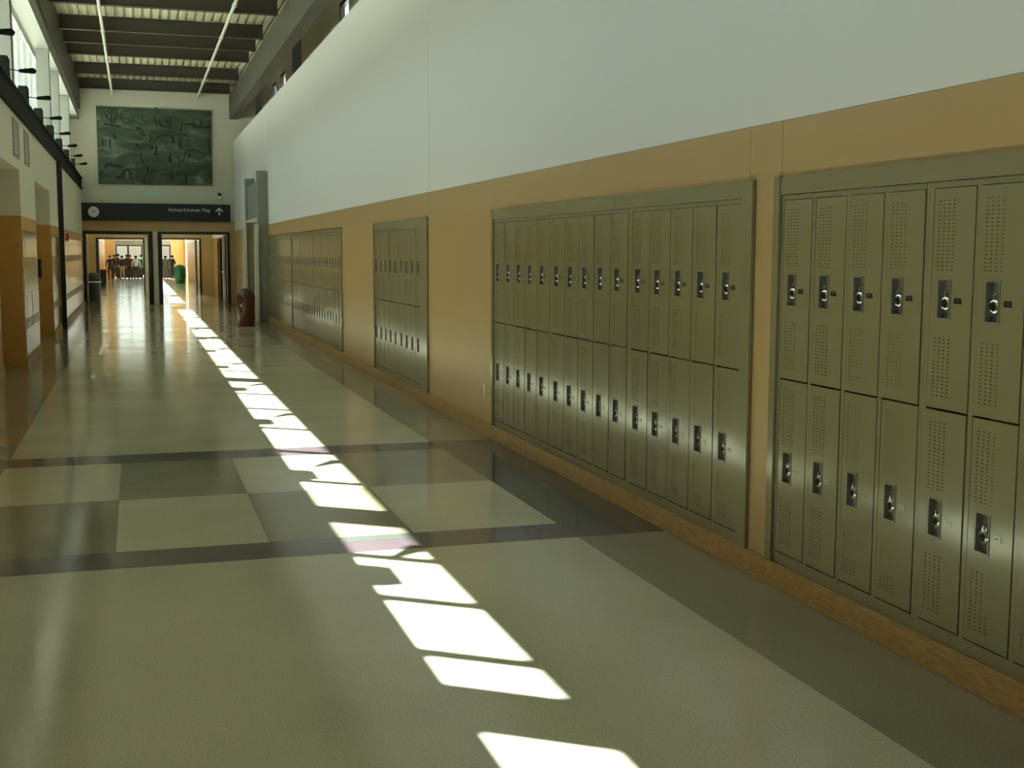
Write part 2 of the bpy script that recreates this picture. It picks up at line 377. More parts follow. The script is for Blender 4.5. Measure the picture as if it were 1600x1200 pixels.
for i in range(4):
    locker_unit(y, 5, .309, 'beige five-column locker unit, %s from grey portal end of twenty-column bank' % NUM[i], 'locker units of the twenty-column bank', sv=True); y -= 5 * .309
    if i < 3: trim(y - BD, y, .16, 1.987, 3.094, 3.1)
    y -= BD
y = E0
for i, n in enumerate((5, 5, 4)):
    locker_unit(y, n, .309, 'beige locker unit, %s from grey portal in bank touching it' % NUM[i], 'locker units touching the grey portal', sv=False); y -= n * .309
    if i < 2: trim(y - BD, y, .16, 1.987, 3.094, 3.1)
    y -= BD

# wall outlet
ot = empty('wall_outlet', (XR, 10.916, .363)); tag(ot, 'small ivory double outlet low on the tan wall', 'outlet')
obj('cover_plate', B(-.008, 0, -.038, .038, -.01, .11), 'ivory', ot, bevel=.003)
for z in (.012, .062): obj('socket', B(-.011, -.008, -.017, .017, z, z + .03), 'binwhite', ot, bevel=.002)

# ------------------------------------------------------------------ entry portal on the right
pt = empty('entry_portal', (3.0, 31.9, 0)); tag(pt, 'grey projecting entry portal between lockers and double doors', 'portal')
for a, b in ((30.155, 30.5), (33.45, 33.8)): obj('fin', B(-.14, .1, a - 31.9, b - 31.9, 0, 3.63), 'portal', pt, bevel=.006)
obj('lintel_panel', B(-.1, -.06, -1.4, 1.55, 2.52, 3.42), 'grey', pt, bevel=.004)
obj('soffit', B(-.14, .45, -1.4, 1.55, 2.46, 2.52), 'cream', pt)
for a in (-1.80, 1.45): obj('jamb_post', B(-.24, -.142, a, a + .1, 0, 2.36), 'exitbody', pt, bevel=.004)
wk = struct(obj('wall_recess', B(3.40, 3.449, 30.5, 33.45, 0, 2.455), 'tan'), 'tan back wall inside the grey portal', 'wall')

# ------------------------------------------------------------------ upper set-back wall, right
su = struct(obj('wall_setback', B(3.62, 3.86, Y0, YE, 4.9, 5.19), 'cream'), 'cream set-back wall above the white wall with small windows', 'wall')
holes = [(4.6, 5.7), (13.3, 14.4), (15.1, 16.2), (22.75, 23.85), (32.65, 33.85), (34.85, 35.95)]
ys = [Y0] + [v for h in holes for v in h] + [YE]
obj('sill_course', B(3.86, 4.0, Y0, YE, 5.0, 5.55), 'cream', su); obj('head_course', B(3.86, 4.0, Y0, YE, 6.42, 6.94), 'cream', su)
for a, b in zip(ys[::2], ys[1::2]): obj('wall_pier', B(3.86, 4.0, a, b, 5.55, 6.42), 'cream', su)
wn = [0]
def wname(): wn[0] += 1; return 'window_%d' % wn[0]
for i, (a, b) in enumerate(holes):
    f = MB(); t = .09
    for q in ((a, a + t, 5.55, 6.42), (b - t, b, 5.55, 6.42), (a + t, b - t, 5.55, 5.55 + t), (a + t, b - t, 6.42 - t, 6.42)):
        f.box(3.88, 3.96, q[0] + .002, q[1] - .002, q[2] + .002, q[3] - .002)
    o = struct(obj(wname(), f, 'frame'), 'small dark-framed window in the set-back upper wall', 'window')
    obj('pane', B(3.915, 3.92, a + t, b - t, 5.55 + t, 6.42 - t), 'glass', o)
for i, yy in enumerate((.9, 9.3, 17.8, 26.2, 34.5)):
    c = MB().box(3.275, 3.445, yy, yy + .02, 5.21, 6.40).box(3.275, 3.445, yy + .18, yy + .2, 5.21, 6.40).box(3.35, 3.37, yy + .02, yy + .18, 5.21, 6.40)
    tag(obj('steel_column', c, 'steel'), 'dark steel column standing on the white wall ledge, %s from painting wall' % NUM[4 - i], 'column', 'steel columns on the white wall')
bmR = MB().box(3.13, 3.39, Y0, YE - .02, 5.90, 5.92).box(3.13, 3.39, Y0, YE - .02, 6.60, 6.62).box(3.24, 3.27, Y0, YE - .02, 5.92, 6.60)
bmR.box(3.13, 3.135, Y0, YE - .02, 5.92, 6.60)
# beam broken by the columns: kept as one continuous girder just in front of them
bmR.v = [(x - .13 if True else x, yv, z) for x, yv, z in bmR.v]
M['girder'] = mat('girder_olive', (.085, .08, .05), .5)
tag(obj('eaves_girder', bmR, 'girder'), 'grey steel girder running above the white wall', 'beam')

# ------------------------------------------------------------------ left wall
wl = struct(obj('wall_left', B(-1.95, XL, Y0, YE, 2.85, 3.9), 'cream'), 'cream left wall over tan piers and recesses', 'wall')
def lw(name, x0, x1, y0, y1, z0, z1, m): return obj(name, B(x0, x1, y0, y1, z0, z1), m, wl)
lw('tan_panel', -2.5, -1.79, Y0, 18.1, 0, 2.198, 'tan'); lw('cream_panel', -2.5, -1.79, Y0, 18.1, 2.2, 2.848, 'cream')
PIERS = ((18.98, 21.8), (25.42, 27.95), (28.45, YE - .01))
for a, b in PIERS:
    lw('pier_core', -2.5, -1.925, a, b, 0, 2.198, 'ochre')
    lw('ochre_panel', -1.92, XL, a, a + .12, 0, 2.198, 'ochre'); lw('ochre_panel', -1.92, XL, b - .12, b, 0, 2.198, 'ochre')
    lw('ochre_panel', -1.92, XL, a + .122, b - .122, 1.995, 2.198, 'ochre'); lw('plinth', -1.92, XL, a + .122, b - .122, 0, .155, 'oak')
    lw('cream_panel', -2.5, XL, a, b, 2.2, 2.848, 'cream')
    W = b - a - .25; n = int(W / .309); p = W / n
    y = a + .124
    near = {18.98: 'pier below the wall vents', 25.42: 'pier with black wall phone', 28.45: 'pier with red fire alarm'}[a]
    k = 0
    while n > 0:
        q = min(5, n) if n != 6 else 3
        locker_unit(y, q, round(p, 4), 'beige locker unit on left wall, %s on %s' % (NUM[k], near), 'locker units on the left wall', side=-1, x=XL, sv=False)
        y += q * round(p, 4); n -= q; k += 1
for a, b in ((18.1, 18.98), (21.8, 25.42)):
    lw('recess_back', -2.56, -2.5, a, b, 0, 2.848, 'ochre'); lw('recess_soffit', -2.5, -1.952, a, b, 2.85, 2.9, 'cream')
lw('gap_back', -1.95, -1.9, 27.96, 28.44, 0, 2.848, 'tan')
lb = struct(obj('baseboard_left', B(-1.788, -1.77, Y0, 18.1, 0, .12), 'oak'), 'oak baseboard along the left wall', 'baseboard')
for a, b in PIERS:
    obj('board', B(XL + .001, -1.54, a, b, 0, .12), 'oak', lb); obj('board', B(-2.49, XL, a - .02, a, 0, .12), 'oak', lb)
for i, (a, b, z0, z1) in enumerate(((18.2, 19.05, 3.0, 3.52), (20.0, 20.8, 3.0, 3.52))):
    v = empty('wall_vent', (XL, a, z0)); tag(v, 'slatted grey vent high on the cream wall, %s from painting wall' % NUM[1 - i], 'vent', 'vents in the left wall')
    obj('frame', MB().box(0, .012, 0, b - a, 0, .03).box(0, .012, 0, b - a, z1 - z0 - .03, z1 - z0).box(0, .012, 0, .03, .03, z1 - z0 - .03).box(0, .012, b - a - .03, b - a, .03, z1 - z0 - .03), 'grey', v)
    ns = 10
    sm = MB().add([(.001, .03, 0), (.001, b - a - .03, 0), (.011, b - a - .03, .02), (.011, .03, .02), (.001, .03, .004), (.001, b - a - .03, .004), (.011, b - a - .03, .024), (.011, .03, .024)],
                  [(0, 1, 2, 3), (4, 7, 6, 5), (3, 2, 6, 7), (0, 4, 5, 1)]).mesh('slat', 'portal')
    for s in range(ns): link('slat', sm, v, (0, 0, .035 + s * (z1 - z0 - .09) / (ns - 1)))
ph = empty('wall_phone', (-1.80, 25.42, 1.18)); tag(ph, 'black wall phone on the tan pier', 'phone')
obj('body', B(-.05, .05, -.06, 0, 0, .36), 'black', ph, bevel=.01); obj('handset', B(-.03, .03, -.1, -.062, .03, .33), 'black', ph, bevel=.012)
fa = empty('fire_alarm', (XL, 31.0, 1.93)); tag(fa, 'small red fire alarm box above left lockers', 'alarm')
obj('box', B(.002, .06, -.09, .09, 0, .18), 'red', fa, bevel=.008); obj('strobe', B(.06, .085, -.03, .03, .05, .13), 'binwhite', fa, bevel=.006)
tag(obj('steel_post', MB().box(XL + .005, XL + .105, 28.08, 28.22, 0, 3.58), 'frame', bevel=.004), 'black steel post against the left wall from floor to ledge', 'post')

# ledge, clerestory
lg = MB().box(XL, -1.5, Y0, YE - .01, 3.6, 3.63).box(XL, -1.5, Y0, YE - .01, 3.92, 3.95).box(XL, -1.54, Y0, YE - .01, 3.63, 3.92)
struct(obj('trim_ledge', lg, 'ledge'), 'dark steel channel ledge under the clerestory windows', 'trim')
struct(obj('trim_sill', B(-2.0, XL - .001, Y0, YF, 3.9, 3.95), 'cream'), 'cream sill under the clerestory windows', 'trim')
hb = MB().box(-1.84, -1.55, Y0, YE - .01, 5.75, 6.08)
lw('cream_panel', -1.95, -1.87, Y0, 1.1, 3.952, 5.748, 'cream'); lw('cream_panel', -1.95, -1.87, 39.25, YE - .01, 3.952, 5.748, 'cream')  # second panel added to block skylight on the end wall; first is plain wall
tag(obj('head_beam', hb, 'grey'), 'pale grey beam over the clerestory windows', 'beam')
tag(obj('edge_beam', MB().box(-1.6, -1.5, Y0, YE - .01, 6.085, 6.94), 'steel'), 'dark steel edge beam under the ceiling above the windows', 'beam')
struct(obj('roof_eave', MB().box(-2.313, -1.98, Y0, YF, 5.75, 7.2).box(-1.98, -1.86, Y0, YF, 5.76, 6.94), 'cream'), 'roof eave outside the clerestory windows', 'roof')
cols = [1.0, 6.2, 9.74, 18.5, 26.75, 29.95, 34.5]
mull = {(1.0, 6.2): [2.3, 3.6, 4.9], (6.2, 9.74): [7.16, 8.03, 8.92], (9.74, 18.5): [11.26, 12.68, 14.13, 15.66, 17.13],
        (18.5, 26.75): [20.06, 21.36, 22.76, 24.16, 25.5], (26.75, 29.95): [28.4], (29.95, 34.5): [31.4, 32.9], (34.5, 39.1): [36., 37.5],
        (YE + .3, 44.5): [41.9, 43.2], (44.5, YM): [46., 47.4, 48.8], (YM, 60.): [52., 54., 56., 58.], (60., 70.): [62., 64., 66., 68.], (70., YF): [72., 74., 76., 78.]}
for i, yy in enumerate(cols):
    c = MB().box(-1.80, -1.56, yy, yy + .03, 3.951, 5.748).box(-1.80, -1.56, yy + .28, yy + .31, 3.951, 5.748).box(-1.69, -1.67, yy + .03, yy + .28, 3.951, 5.748)
    tag(obj('window_column', c, 'grey'), 'grey steel column between clerestory windows, %s from painting wall' % NUM[len(cols) - 1 - i], 'column', 'columns between the clerestory windows')
for (a, b), ms in mull.items():
    e = [a + (.02 if a != Y0 else 0)] + ms + [b]
    o = struct(obj(wname(), MB().box(-1.95, -1.87, a + .001 + .14, b - .001 + .14, 3.951, 4.03).box(-1.95, -1.87, a + .141, b + .139, 5.67, 5.748), 'alum'), 'tall clerestory window bay with pale glass', 'window')
    mm = B(-1.949, -1.87, -.035, .035, 4.03, 5.67).mesh('mullion', 'alum')
    for yy in ms + [b + .1]: link('mullion', mm, o, (0, yy, 0))
    for y0_, y1_ in zip([a + .1] + ms, ms + [b + .1]):
        obj('pane', B(-1.914, -1.908, y0_ + .036, y1_ - .036, 4.03, 5.67), 'glass_up', o)
# uplights on the ledge
def uplight(yy, lab):
    u = empty('ledge_uplight', (-1.5, yy, 3.75)); tag(u, lab, 'light fixture', 'uplights along the dark ledge')
    obj('box', B(-.13, .0, -.18, .18, .201, .44), 'ledge', u, bevel=.006)
    wg = MB(); P = [(.10, .29), (.11, .34), (.27, .60), (.30, .52), (.27, .44)]     # fan-shaped wing in plan
    zt = [.335, .335, .38, .36, .38]; zb = [.295, .295, .32, .335, .32]
    wg.add([(px, py, z) for (px, py), z in zip(P, zb)] + [(px, py, z) for (px, py), z in zip(P, zt)],
           [(4, 3, 2, 1, 0), (5, 6, 7, 8, 9)] + [(k, (k + 1) % 5, 5 + (k + 1) % 5, 5 + k) for k in range(5)])
    obj('wing', wg, 'ledge', u); obj('arm', MB().tube([(-.005, .15, .31), (.13, .34, .315)], .008, 6), 'ledge', u)
    return u
for i in range(1, 11):
    yy = 5.18 + i * 3.04
    uplight(yy, 'dark wing-shaped uplight on the ledge, %s from painting wall' % NUM[10 - i])

# ------------------------------------------------------------------ ceiling
pr = []; x = -2.3
while x < 4.3:
    pr += [(x, 6.95), (x + .10, 6.95), (x + .12, 7.015), (x + .17, 7.015)]; x += .19
cm = MB(); vs = []
for yy in (Y0, YF): vs += [(px, yy, pz) for px, pz in pr]
cm.add(vs, [(i, i + 1, len(pr) + i + 1, len(pr) + i) for i in range(len(pr) - 1)])
cm.box(-2.3, 4.3, Y0, YF, 7.03, 7.2)
struct(obj('ceiling', cm, 'deck'), 'cream corrugated metal roof deck between dark beams', 'ceiling')
by = [-4.4, -1.2, 2.0, 5.2, 8.3, 11.5, 14.6, 17.8, 20.8, 23.6, 26.5, 29.55, 31.35, 33.2, 36.7, 39.95]
for i, yy in enumerate(by):
    b = MB().box(-1.49, 3.0, yy, yy + .16, 6.63, 6.65).box(-1.49, 3.0, yy, yy + .16, 6.925, 6.945).box(-1.49, 3.0, yy + .07, yy + .09, 6.65, 6.925)
    tag(obj('roof_beam', b, 'steel'), 'dark steel roof beam, %s from painting wall' % NUM[15 - i], 'beam', 'roof beams across the hall')
for i, (xx, lab) in enumerate(((-.55, 'thin white sprinkler pipe under roof beams, on window side'), (2.02, 'thin white sprinkler pipe under roof beams, on locker side'))):
    o = tag(obj('sprinkler_pipe', MB().tube([(xx, Y0, 6.555), (xx, YE - .005, 6.555)], .034, 10), 'pipe', smooth=True), lab, 'pipe', 'sprinkler pipes')
    for yy in (13, 17, 21, 25.3, 29.2, 33.4, 37.2):
        obj('coupling', MB().tube([(xx, yy, 6.555), (xx, yy + .12, 6.555)], .048, 10), 'pipe', o, smooth=True)

# ------------------------------------------------------------------ back wall, end wall with double doors
struct(obj('wall_back', B(-2.6, 4.3, Y0 - .2, Y0, 0, 7.2), 'cream'), 'cream wall closing the hall behind', 'wall')
we = struct(obj('wall_end', B(-1.95, 3.84, YE, YE + .3, 2.64, 6.945), 'cream'), 'cream end wall over the double doors', 'wall')
obj('header', B(-1.62, 3.0, YE + .002, YE + .3, 2.325, 2.638), 'tan', we)
for a, b, m in ((-2.56, -1.58, 'tan'), (.545, .69, 'cream'), (2.94, 3.6, 'tan')):
    obj('door_pier', B(a, b, YE, YE + .3, 0, 2.323 if abs(a) < 1 else 2.638), m, we)
dn = [0]
def door_frame(x0, x1, y, h, lab, t=.06, leafs=(), z=None):
    dn[0] += 1
    f = MB().box(x0, x0 + t, y - .03, y + .2, 0, h).box(x1 - t, x1, y - .03, y + .2, 0, h).box(x0 + t, x1 - t, y - .03, y + .2, h - t, h)
    o = struct(obj('door_%d' % dn[0], f, 'frame'), lab, 'door')
    for (lx, w) in leafs:                       # leaves standing open along the corridor
        d = obj('leaf', B(lx, lx + .045, y + .21, y + .21 + w, .01, h - t - .01), 'frame', o)
        obj('push_bar', MB().tube([(lx - .03, y + .3, 1.02), (lx - .05, y + .36, 1.02), (lx - .05, y + w, 1.02), (lx - .03, y + w + .1, 1.02)], .02, 8), 'chrome', d, smooth=True)
    return o
door_frame(-1.58, .54, YE, 2.32, 'black-framed double door opening under clock end of sign', leafs=((.40, .95), (-1.51, .95)), t=.1)
door_frame(.695, 2.935, YE, 2.32, 'black-framed double door opening under arrow end of sign', leafs=((.78, .95), (2.79, .95)), t=.09)
# hanging sign
sg = empty('direction_sign', (.665, YE - .12, 2.64)); tag(sg, 'long black sign board with clock, wing names and white arrow', 'sign')
obj('board', B(-2.31, 2.30, -.03, .03, 0, .55), 'sign', sg, bevel=.004)
for xx in (-1.8, 0, 1.8): obj('bracket', B(xx - .03, xx + .03, .03, .118, .15, .37), 'frame', sg)
tm = text_mesh('lettering', 'Northwest & Southwest  Wings', .15, 'signwhite'); t = link('lettering', tm, sg, (1.02, -.034, .36)); t.rotation_euler = (math.pi / 2, 0, 0); t.scale = (.66, 1, 1)
ar = MB().prism([(-.022, -.13), (.022, -.13), (.022, .05), (.10, -.025), (.12, .02), (0, .13), (-.12, .02), (-.10, -.025), (-.022, .05)], 1, -.004, 0)
obj('arrow', ar, 'signwhite', sg, (1.95, -.031, .33))
ck = MB(); ck.lathe([(.165, 0), (.165, .02), (.15, .028), (0, .028)], 32); ck.v = [(xx, -zz, yy) for xx, yy, zz in ck.v]
co = obj('clock', ck, 'signwhite', sg, (-1.87, -.031, .27), smooth=True)
hd = MB()
for k in range(12):
    a = k * math.pi / 6; c_, s_ = math.sin(a), math.cos(a)
    hd.box(c_ * .125 - .008, c_ * .125 + .008, -.031, -.0285, s_ * .125 - .008, s_ * .125 + .008)
hd.prism([(-.006, 0), (0, -.02), (.09, .055), (.085, .065)], 1, -.033, -.03); hd.prism([(0, -.02), (.012, 0), (-.07, .09), (-.078, .08)], 1, -.033, -.03)
obj('clock_hands', hd, 'black', co)
# exit sign, small camera
ex = empty('exit_sign', (.62, YE, 3.40)); tag(ex, 'small green EXIT sign on cream wall below the painting', 'sign')
obj('housing', B(-.17, .17, -.05, 0, 0, .2), 'exitbody', ex, bevel=.006)
t = link('lettering', text_mesh('exit_letters', 'EXIT', .17, 'green'), ex, (0, -.054, .1)); t.rotation_euler = (math.pi / 2, 0, 0)
cmr = empty('security_camera', (2.64, YE, 3.34)); tag(cmr, 'small dome camera on the end wall above the sign', 'camera')
obj('mount', MB().lathe([(.03, 0), (.075, .01), (.075, .10), (.05, .13)], 16), 'exitbody', cmr, (0, -.09, 0), smooth=True)
obj('lens_dome', MB().lathe([(.05, 0), (.058, .03), (.05, .07), (.025, .09), (0, .095)], 16), 'black', cmr, (0, -.09, .131), smooth=True)

# ------------------------------------------------------------------ painting
def painting():
    m = bpy.data.materials.new('painting_green'); m.use_nodes = True; n = m.node_tree.nodes; l = m.node_tree.links; p = n['Principled BSDF']
    p.inputs['Roughness'].default_value = .5
    tc = n.new('ShaderNodeTexCoord'); mp = n.new('ShaderNodeMapping'); mp.inputs['Scale'].default_value = (.8, 1, 2.2); l.new(tc.outputs['Object'], mp.inputs[0])
    a = n.new('ShaderNodeTexNoise'); a.inputs['Scale'].default_value = 1.5; a.inputs['Detail'].default_value = 6; a.inputs['Distortion'].default_value = 1.2; l.new(mp.outputs[0], a.inputs['Vector'])
    r = n.new('ShaderNodeValToRGB'); l.new(a.outputs['Fac'], r.inputs[0]); cr = r.color_ramp
    cr.elements[0].position = .30; cr.elements[0].color = (.03, .045, .025, 1); cr.elements[1].position = .72; cr.elements[1].color = (.20, .26, .24, 1)
    e = cr.elements.new(.45); e.color = (.052, .085, .045, 1); e = cr.elements.new(.58); e.color = (.075, .12, .07, 1)
    l.new(r.outputs[0], p.inputs['Base Color'])
    p0 = empty('painting', (.70, YE - .06, 3.78)); tag(p0, 'large green abstract painting with dark glyph-like brush strokes', 'painting')
    W, H = 1.735, 2.37
    obj('canvas', B(-W, W, 0, .055, 0, H), m, p0); M['stroke'] = mat('stroke_dark', (.012, .011, .009), .5); M['stroke2'] = mat('stroke_pale', (.17, .19, .175), .5)
    s = MB(); rnd = random.Random(4)
    def stroke(pts, wd, mi=0):
        for (x0, z0), (x1, z1) in zip(pts, pts[1:]):
            d = Vector((x1 - x0, z1 - z0)); L = d.length
            if L < 1e-5: continue
            q = Vector((-d.y, d.x)) / L * wd / 2
            yk = -.003 - rnd.random() * .002
            s.add([(x0 + q.x, yk, z0 + q.y), (x1 + q.x, yk, z1 + q.y), (x1 - q.x, yk, z1 - q.y), (x0 - q.x, yk, z0 - q.y)], [(0, 1, 2, 3)], mi)
    U = lambda px, py: (-W + (px - 75) / 1470 * 2 * W, H - (py - 85) / 985 * H)
    def arc(cx, cy, rx, ry, a0, a1, wd, mi=0, n=14):
        stroke([U(cx + rx * math.cos(math.radians(a0 + (a1 - a0) * k / n)), cy + ry * math.sin(math.radians(a0 + (a1 - a0) * k / n))) for k in range(n + 1)], wd, mi)
    arc(460, 205, 78, 80, -30, 300, .022)
    for cx in (245, 300): arc(cx, 130, 26, 34, 0, 360, .03)
    for px in ((180, 170, 235, 250), (335, 175, 300, 260), (265, 170, 262, 300), (235, 240, 310, 290), (160, 300, 380, 330)): stroke([U(px[0], px[1]), U(px[2], px[3])], .05)
    for px in ((645, 180, 665, 240, 720, 290), (800, 185, 825, 230, 835, 300), (960, 220, 985, 300, 1010, 320), (1010, 180, 1010, 260, 1020, 345),
               (880, 240, 880, 300, 970, 320), (1140, 370, 1160, 280, 1250, 270), (1250, 270, 1330, 285, 1400, 320), (1320, 180, 1310, 250, 1320, 330), (1410, 220, 1410, 270, 1420, 320),
               (1420, 320, 1480, 300, 1540, 300), (600, 330, 640, 360, 665, 400), (620, 400, 650, 430, 690, 430), (740, 430, 760, 460, 740, 510), (820, 500, 850, 440, 930, 420), (930, 420, 990, 430, 1030, 430),
               (1025, 430, 1035, 470, 1050, 520), (1140, 450, 1130, 520, 1140, 580), (1200, 400, 1200, 460, 1240, 510), (1505, 450, 1500, 540, 1510, 620), (145, 500, 150, 580, 140, 655), (240, 500, 235, 560, 238, 610),
               (555, 545, 590, 570, 650, 590), (660, 570, 690, 530, 720, 515), (820, 570, 820, 630, 800, 690), (625, 670, 630, 740, 650, 800), (1000, 660, 990, 720, 1000, 780), (1140, 770, 1180, 720, 1195, 660),
               (1195, 650, 1240, 610, 1330, 605), (1330, 605, 1400, 640, 1450, 690), (1100, 700, 1110, 770, 1105, 830), (160, 870, 190, 820, 380, 845), (300, 990, 370, 975, 400, 900), (400, 900, 460, 870, 500, 940),
               (560, 800, 565, 860, 570, 920), (690, 830, 705, 880, 715, 910), (1000, 910, 1010, 960, 1030, 990), (1190, 930, 1195, 1000, 1200, 1060), (650, 1000, 655, 1030, 660, 1065), (90, 970, 110, 930, 130, 900), (500, 1030, 500, 1045, 505, 1065)):
        stroke([U(px[k], px[k + 1]) for k in (0, 2, 4)], rnd.choice((.035, .05, .065)))
    for q in ((590, 350), (1040, 470), (575, 560), (1010, 320), (1330, 280), (1000, 730), (1250, 685), (770, 590), (300, 465), (1130, 550)):
        stroke([U(q[0] - 12, q[1] - 22), U(q[0] + 10, q[1] + 22)], .075)
    for k in range(26):
        cx = rnd.uniform(140, 1500); cy = rnd.uniform(400, 1000); stroke([U(cx, cy), U(cx + rnd.uniform(-20, 20), cy + rnd.uniform(30, 90))], .018, rnd.choice((0, 1)))
    for q in ((250, 520), (280, 560), (210, 530), (440, 910), (560, 830), (320, 560)): stroke([U(q[0], q[1]), U(q[0] + 6, q[1] + 90)], .05, 1)
    so_ = obj('brush_strokes', s, ['stroke', 'stroke2'], p0); so_['kind'] = 'stuff'
    obj('hanger', B(.02, .08, .0, .03, H, H + .03), 'black', p0)
painting()

# ------------------------------------------------------------------ bins
def bin_dome(name, lab, loc, r, h, body, lid, seg=24, group=None, rimm=None, marks=False):
    b = empty(name, loc); tag(b, lab, 'trash can', group)
    hb_ = h * .68
    obj('body', MB().lathe([(0, 0), (r * .86, 0), (r * .88, .02), (r, hb_), (r * .96, hb_)], seg), body, b, smooth=True)
    pr_ = [(r * 1.06, 0), (r * 1.06, h * .05), (r * 1.0, h * .13), (r * .82, h * .23), (r * .5, h * .30), (0, h * .32)]
    obj('lid', MB().lathe(pr_, seg), lid, b, (0, 0, hb_), smooth=True)
    if rimm: obj('rim', MB().lathe([(r * 1.0, -.03), (r * 1.09, -.03), (r * 1.09, .012), (r * 1.0, .012)], seg, close=False), rimm, b, (0, 0, hb_))
    if marks:
        # pale curved arrow and dot on the lid, small square and orange zigzag on the body, facing the hall
        def on(a, z, rr): return (rr * math.cos(a), rr * math.sin(a), z)
        m = MB(); ca = math.radians(-112)
        for k in range(9):
            t = math.radians(60 + 240 * k / 8); t2 = math.radians(60 + 240 * (k + 1) / 8)
            if k == 8: break
            P = [on(ca + .16 * math.cos(t_) , hb_ + h * .155 + .035 * math.sin(t_), r * (1.0 - .05 * math.sin(t_))) for t_ in (t, t2)]
            m.tube([P[0], P[1]], .008, 5)
        m.tube([on(ca - .42, hb_ + h * .17, r * .97), on(ca - .36, hb_ + h * .165, r * .98)], .012, 6)
        m.box(0, 0.001, 0, .001, hb_ * .5, hb_ * .5 + .001)
        obj('lid_mark', m, 'binwhite', b)
        q = MB(); a0 = ca - .25
        q.add([on(a0 - .09, hb_ * .76, r * .985), on(a0 + .09, hb_ * .76, r * .985), on(a0 + .09, hb_ * .86, r * 1.0), on(a0 - .09, hb_ * .86, r * 1.0)], [(0, 1, 2, 3)])
        obj('sticker', q, 'binwhite', b)
        z = MB(); zs = [(-.32, .40), (-.24, .55), (-.16, .42), (-.06, .55), (.02, .40)]
        z.tube([on(ca - .1 + dx, hb_ * zz, r * (.90 + .1 * zz) * 1.012) for dx, zz in zs], .012, 6)
        obj('zigzag_mark', z, 'orange', b)
    return b
bin_dome('trash_can', 'brown domed trash can standing before the grey portal', (2.38, 28.35, 0), .205, .87, 'brown', 'brown', marks=True)
bin_dome('trash_can', 'navy domed trash can with pale rim just past the double doors', (-1.38, 43.6, 0), .235, .98, 'navy', 'navy', rimm='binwhite')
bin_dome('trash_can', 'green trash can by the far white wall', (2.22, 66.8, 0), .30, 1.0, 'bgreen', 'bgreen')
nb = empty('waste_bin', (-1.56, 62.5, 0)); tag(nb, 'narrow black bin against the far left wall', 'trash can')
obj('body', MB().prism([(-.17, 0), (.17, 0), (.2, .72), (-.2, .72)], 1, -.2, .2), 'black', nb); obj('lid', B(-.21, .21, -.21, .21, .722, .80), 'black', nb, bevel=.01)

# ------------------------------------------------------------------ hall beyond the doors
def hall(y0, y1, xl, xr, names):
    a = struct(obj(names[0], B(-1.96, xl, y0, y1, 2.2, 3.895), 'cream'), 'left wall of the hall past the doors, %s' % names[2], 'wall'); obj('tan_panel', B(-2.5, xl, y0, y1, 0, 2.198), 'ochre', a)
    b = struct(obj(names[1], B(xr, 3.6, y0, y1, 2.2, 6.945), 'white'), 'right wall of the hall past the doors, %s' % names[2], 'wall'); obj('tan_panel', B(xr, 3.6, y0, y1, 0, 2.198), 'ochre', b)
hall(YE + .31, YM - .01, -1.72, 2.95, ('wall_left_hall', 'wall_right_hall', 'before the inner portal'))
hall(YM + .31, YF - .01, -1.80, 3.02, ('wall_left_inner', 'wall_right_inner', 'behind the inner portal'))
wm = struct(obj('wall_middle', B(-1.95, 3.6, YM, YM + .3, 2.45, 6.945), 'cream'), 'cream wall over the inner portal', 'wall')
obj('header', B(-1.8, 2.95, YM, YM + .3, 2.215, 2.448), 'tan', wm)
for a, b, m in ((-2.56, -1.45, 'tan'), (.36, .50, 'cream'), (2.50, 3.6, 'tan')): obj('door_pier', B(a, b, YM, YM + .3, 0, 2.213), m, wm)
door_frame(-1.45, .355, YM, 2.21, 'black-framed opening of the inner portal, window side', leafs=((-1.40, .9),))
door_frame(.505, 2.495, YM, 2.21, 'black-framed opening of the inner portal, locker side', leafs=((2.3, .9),))
for i, (yy, lab) in enumerate(((44.6, 'dark side door in the right wall between the two portals'), (55.5, 'dark side door in the right wall behind inner portal'))):
    dn[0] += 1; xx = 2.95 if i == 0 else 3.02
    o = struct(obj('door_%d' % dn[0], MB().box(xx - .09, xx - .001, yy, yy + .08, 0, 2.15).box(xx - .09, xx - .001, yy + 1.1, yy + 1.18, 0, 2.15).box(xx - .09, xx - .001, yy + .08, yy + 1.1, 2.07, 2.15), 'frame'), lab, 'door')
    lf = obj('leaf', B(xx - .05, xx - .001, yy + .08, yy + 1.1, .005, 2.07), 'steel', o); obj('handle', MB().tube([(xx - .051, yy + .18, 1.02), (xx - .11, yy + .18, 1.02), (xx - .11, yy + .32, 1.02)], .012, 6), 'chrome', lf)
# far glazed end
wf = struct(obj('wall_far', MB().box(-2.56, -1.2, YF, YF + .25, 0, 6.945).box(2.15, 3.6, YF, YF + .25, 0, 6.945), 'tan'), 'tan far wall around the glazed entrance', 'wall')
obj('transom', B(-1.2, 2.15, YF, YF + .25, 2.1, 2.36), 'portal', wf); obj('mid_pier', B(.46, 1.25, YF, YF + .25, 0, 2.1), 'tan', wf)
obj('head', B(-1.2, 2.15, YF, YF + .25, 6.3, 6.945), 'cream', wf)
door_frame(-1.18, .45, YF, 2.09, 'dark glazed entrance door pair at the far end', t=.09)
obj('center_stile', B(-.47, -.37, YF + .02, YF + .12, 0, 2.0), 'frame', bpy.data.objects['door_%d' % dn[0]])
for a, b in ((-1.09, -.47), (-.37, .36)):
    obj('pane', B(a, b, YF + .06, YF + .066, 1.2, 2.0), 'glass', bpy.data.objects['door_%d' % dn[0]]); obj('kick_panel', B(a, b, YF + .04, YF + .09, .005, 1.2), 'frame', bpy.data.objects['door_%d' % dn[0]])
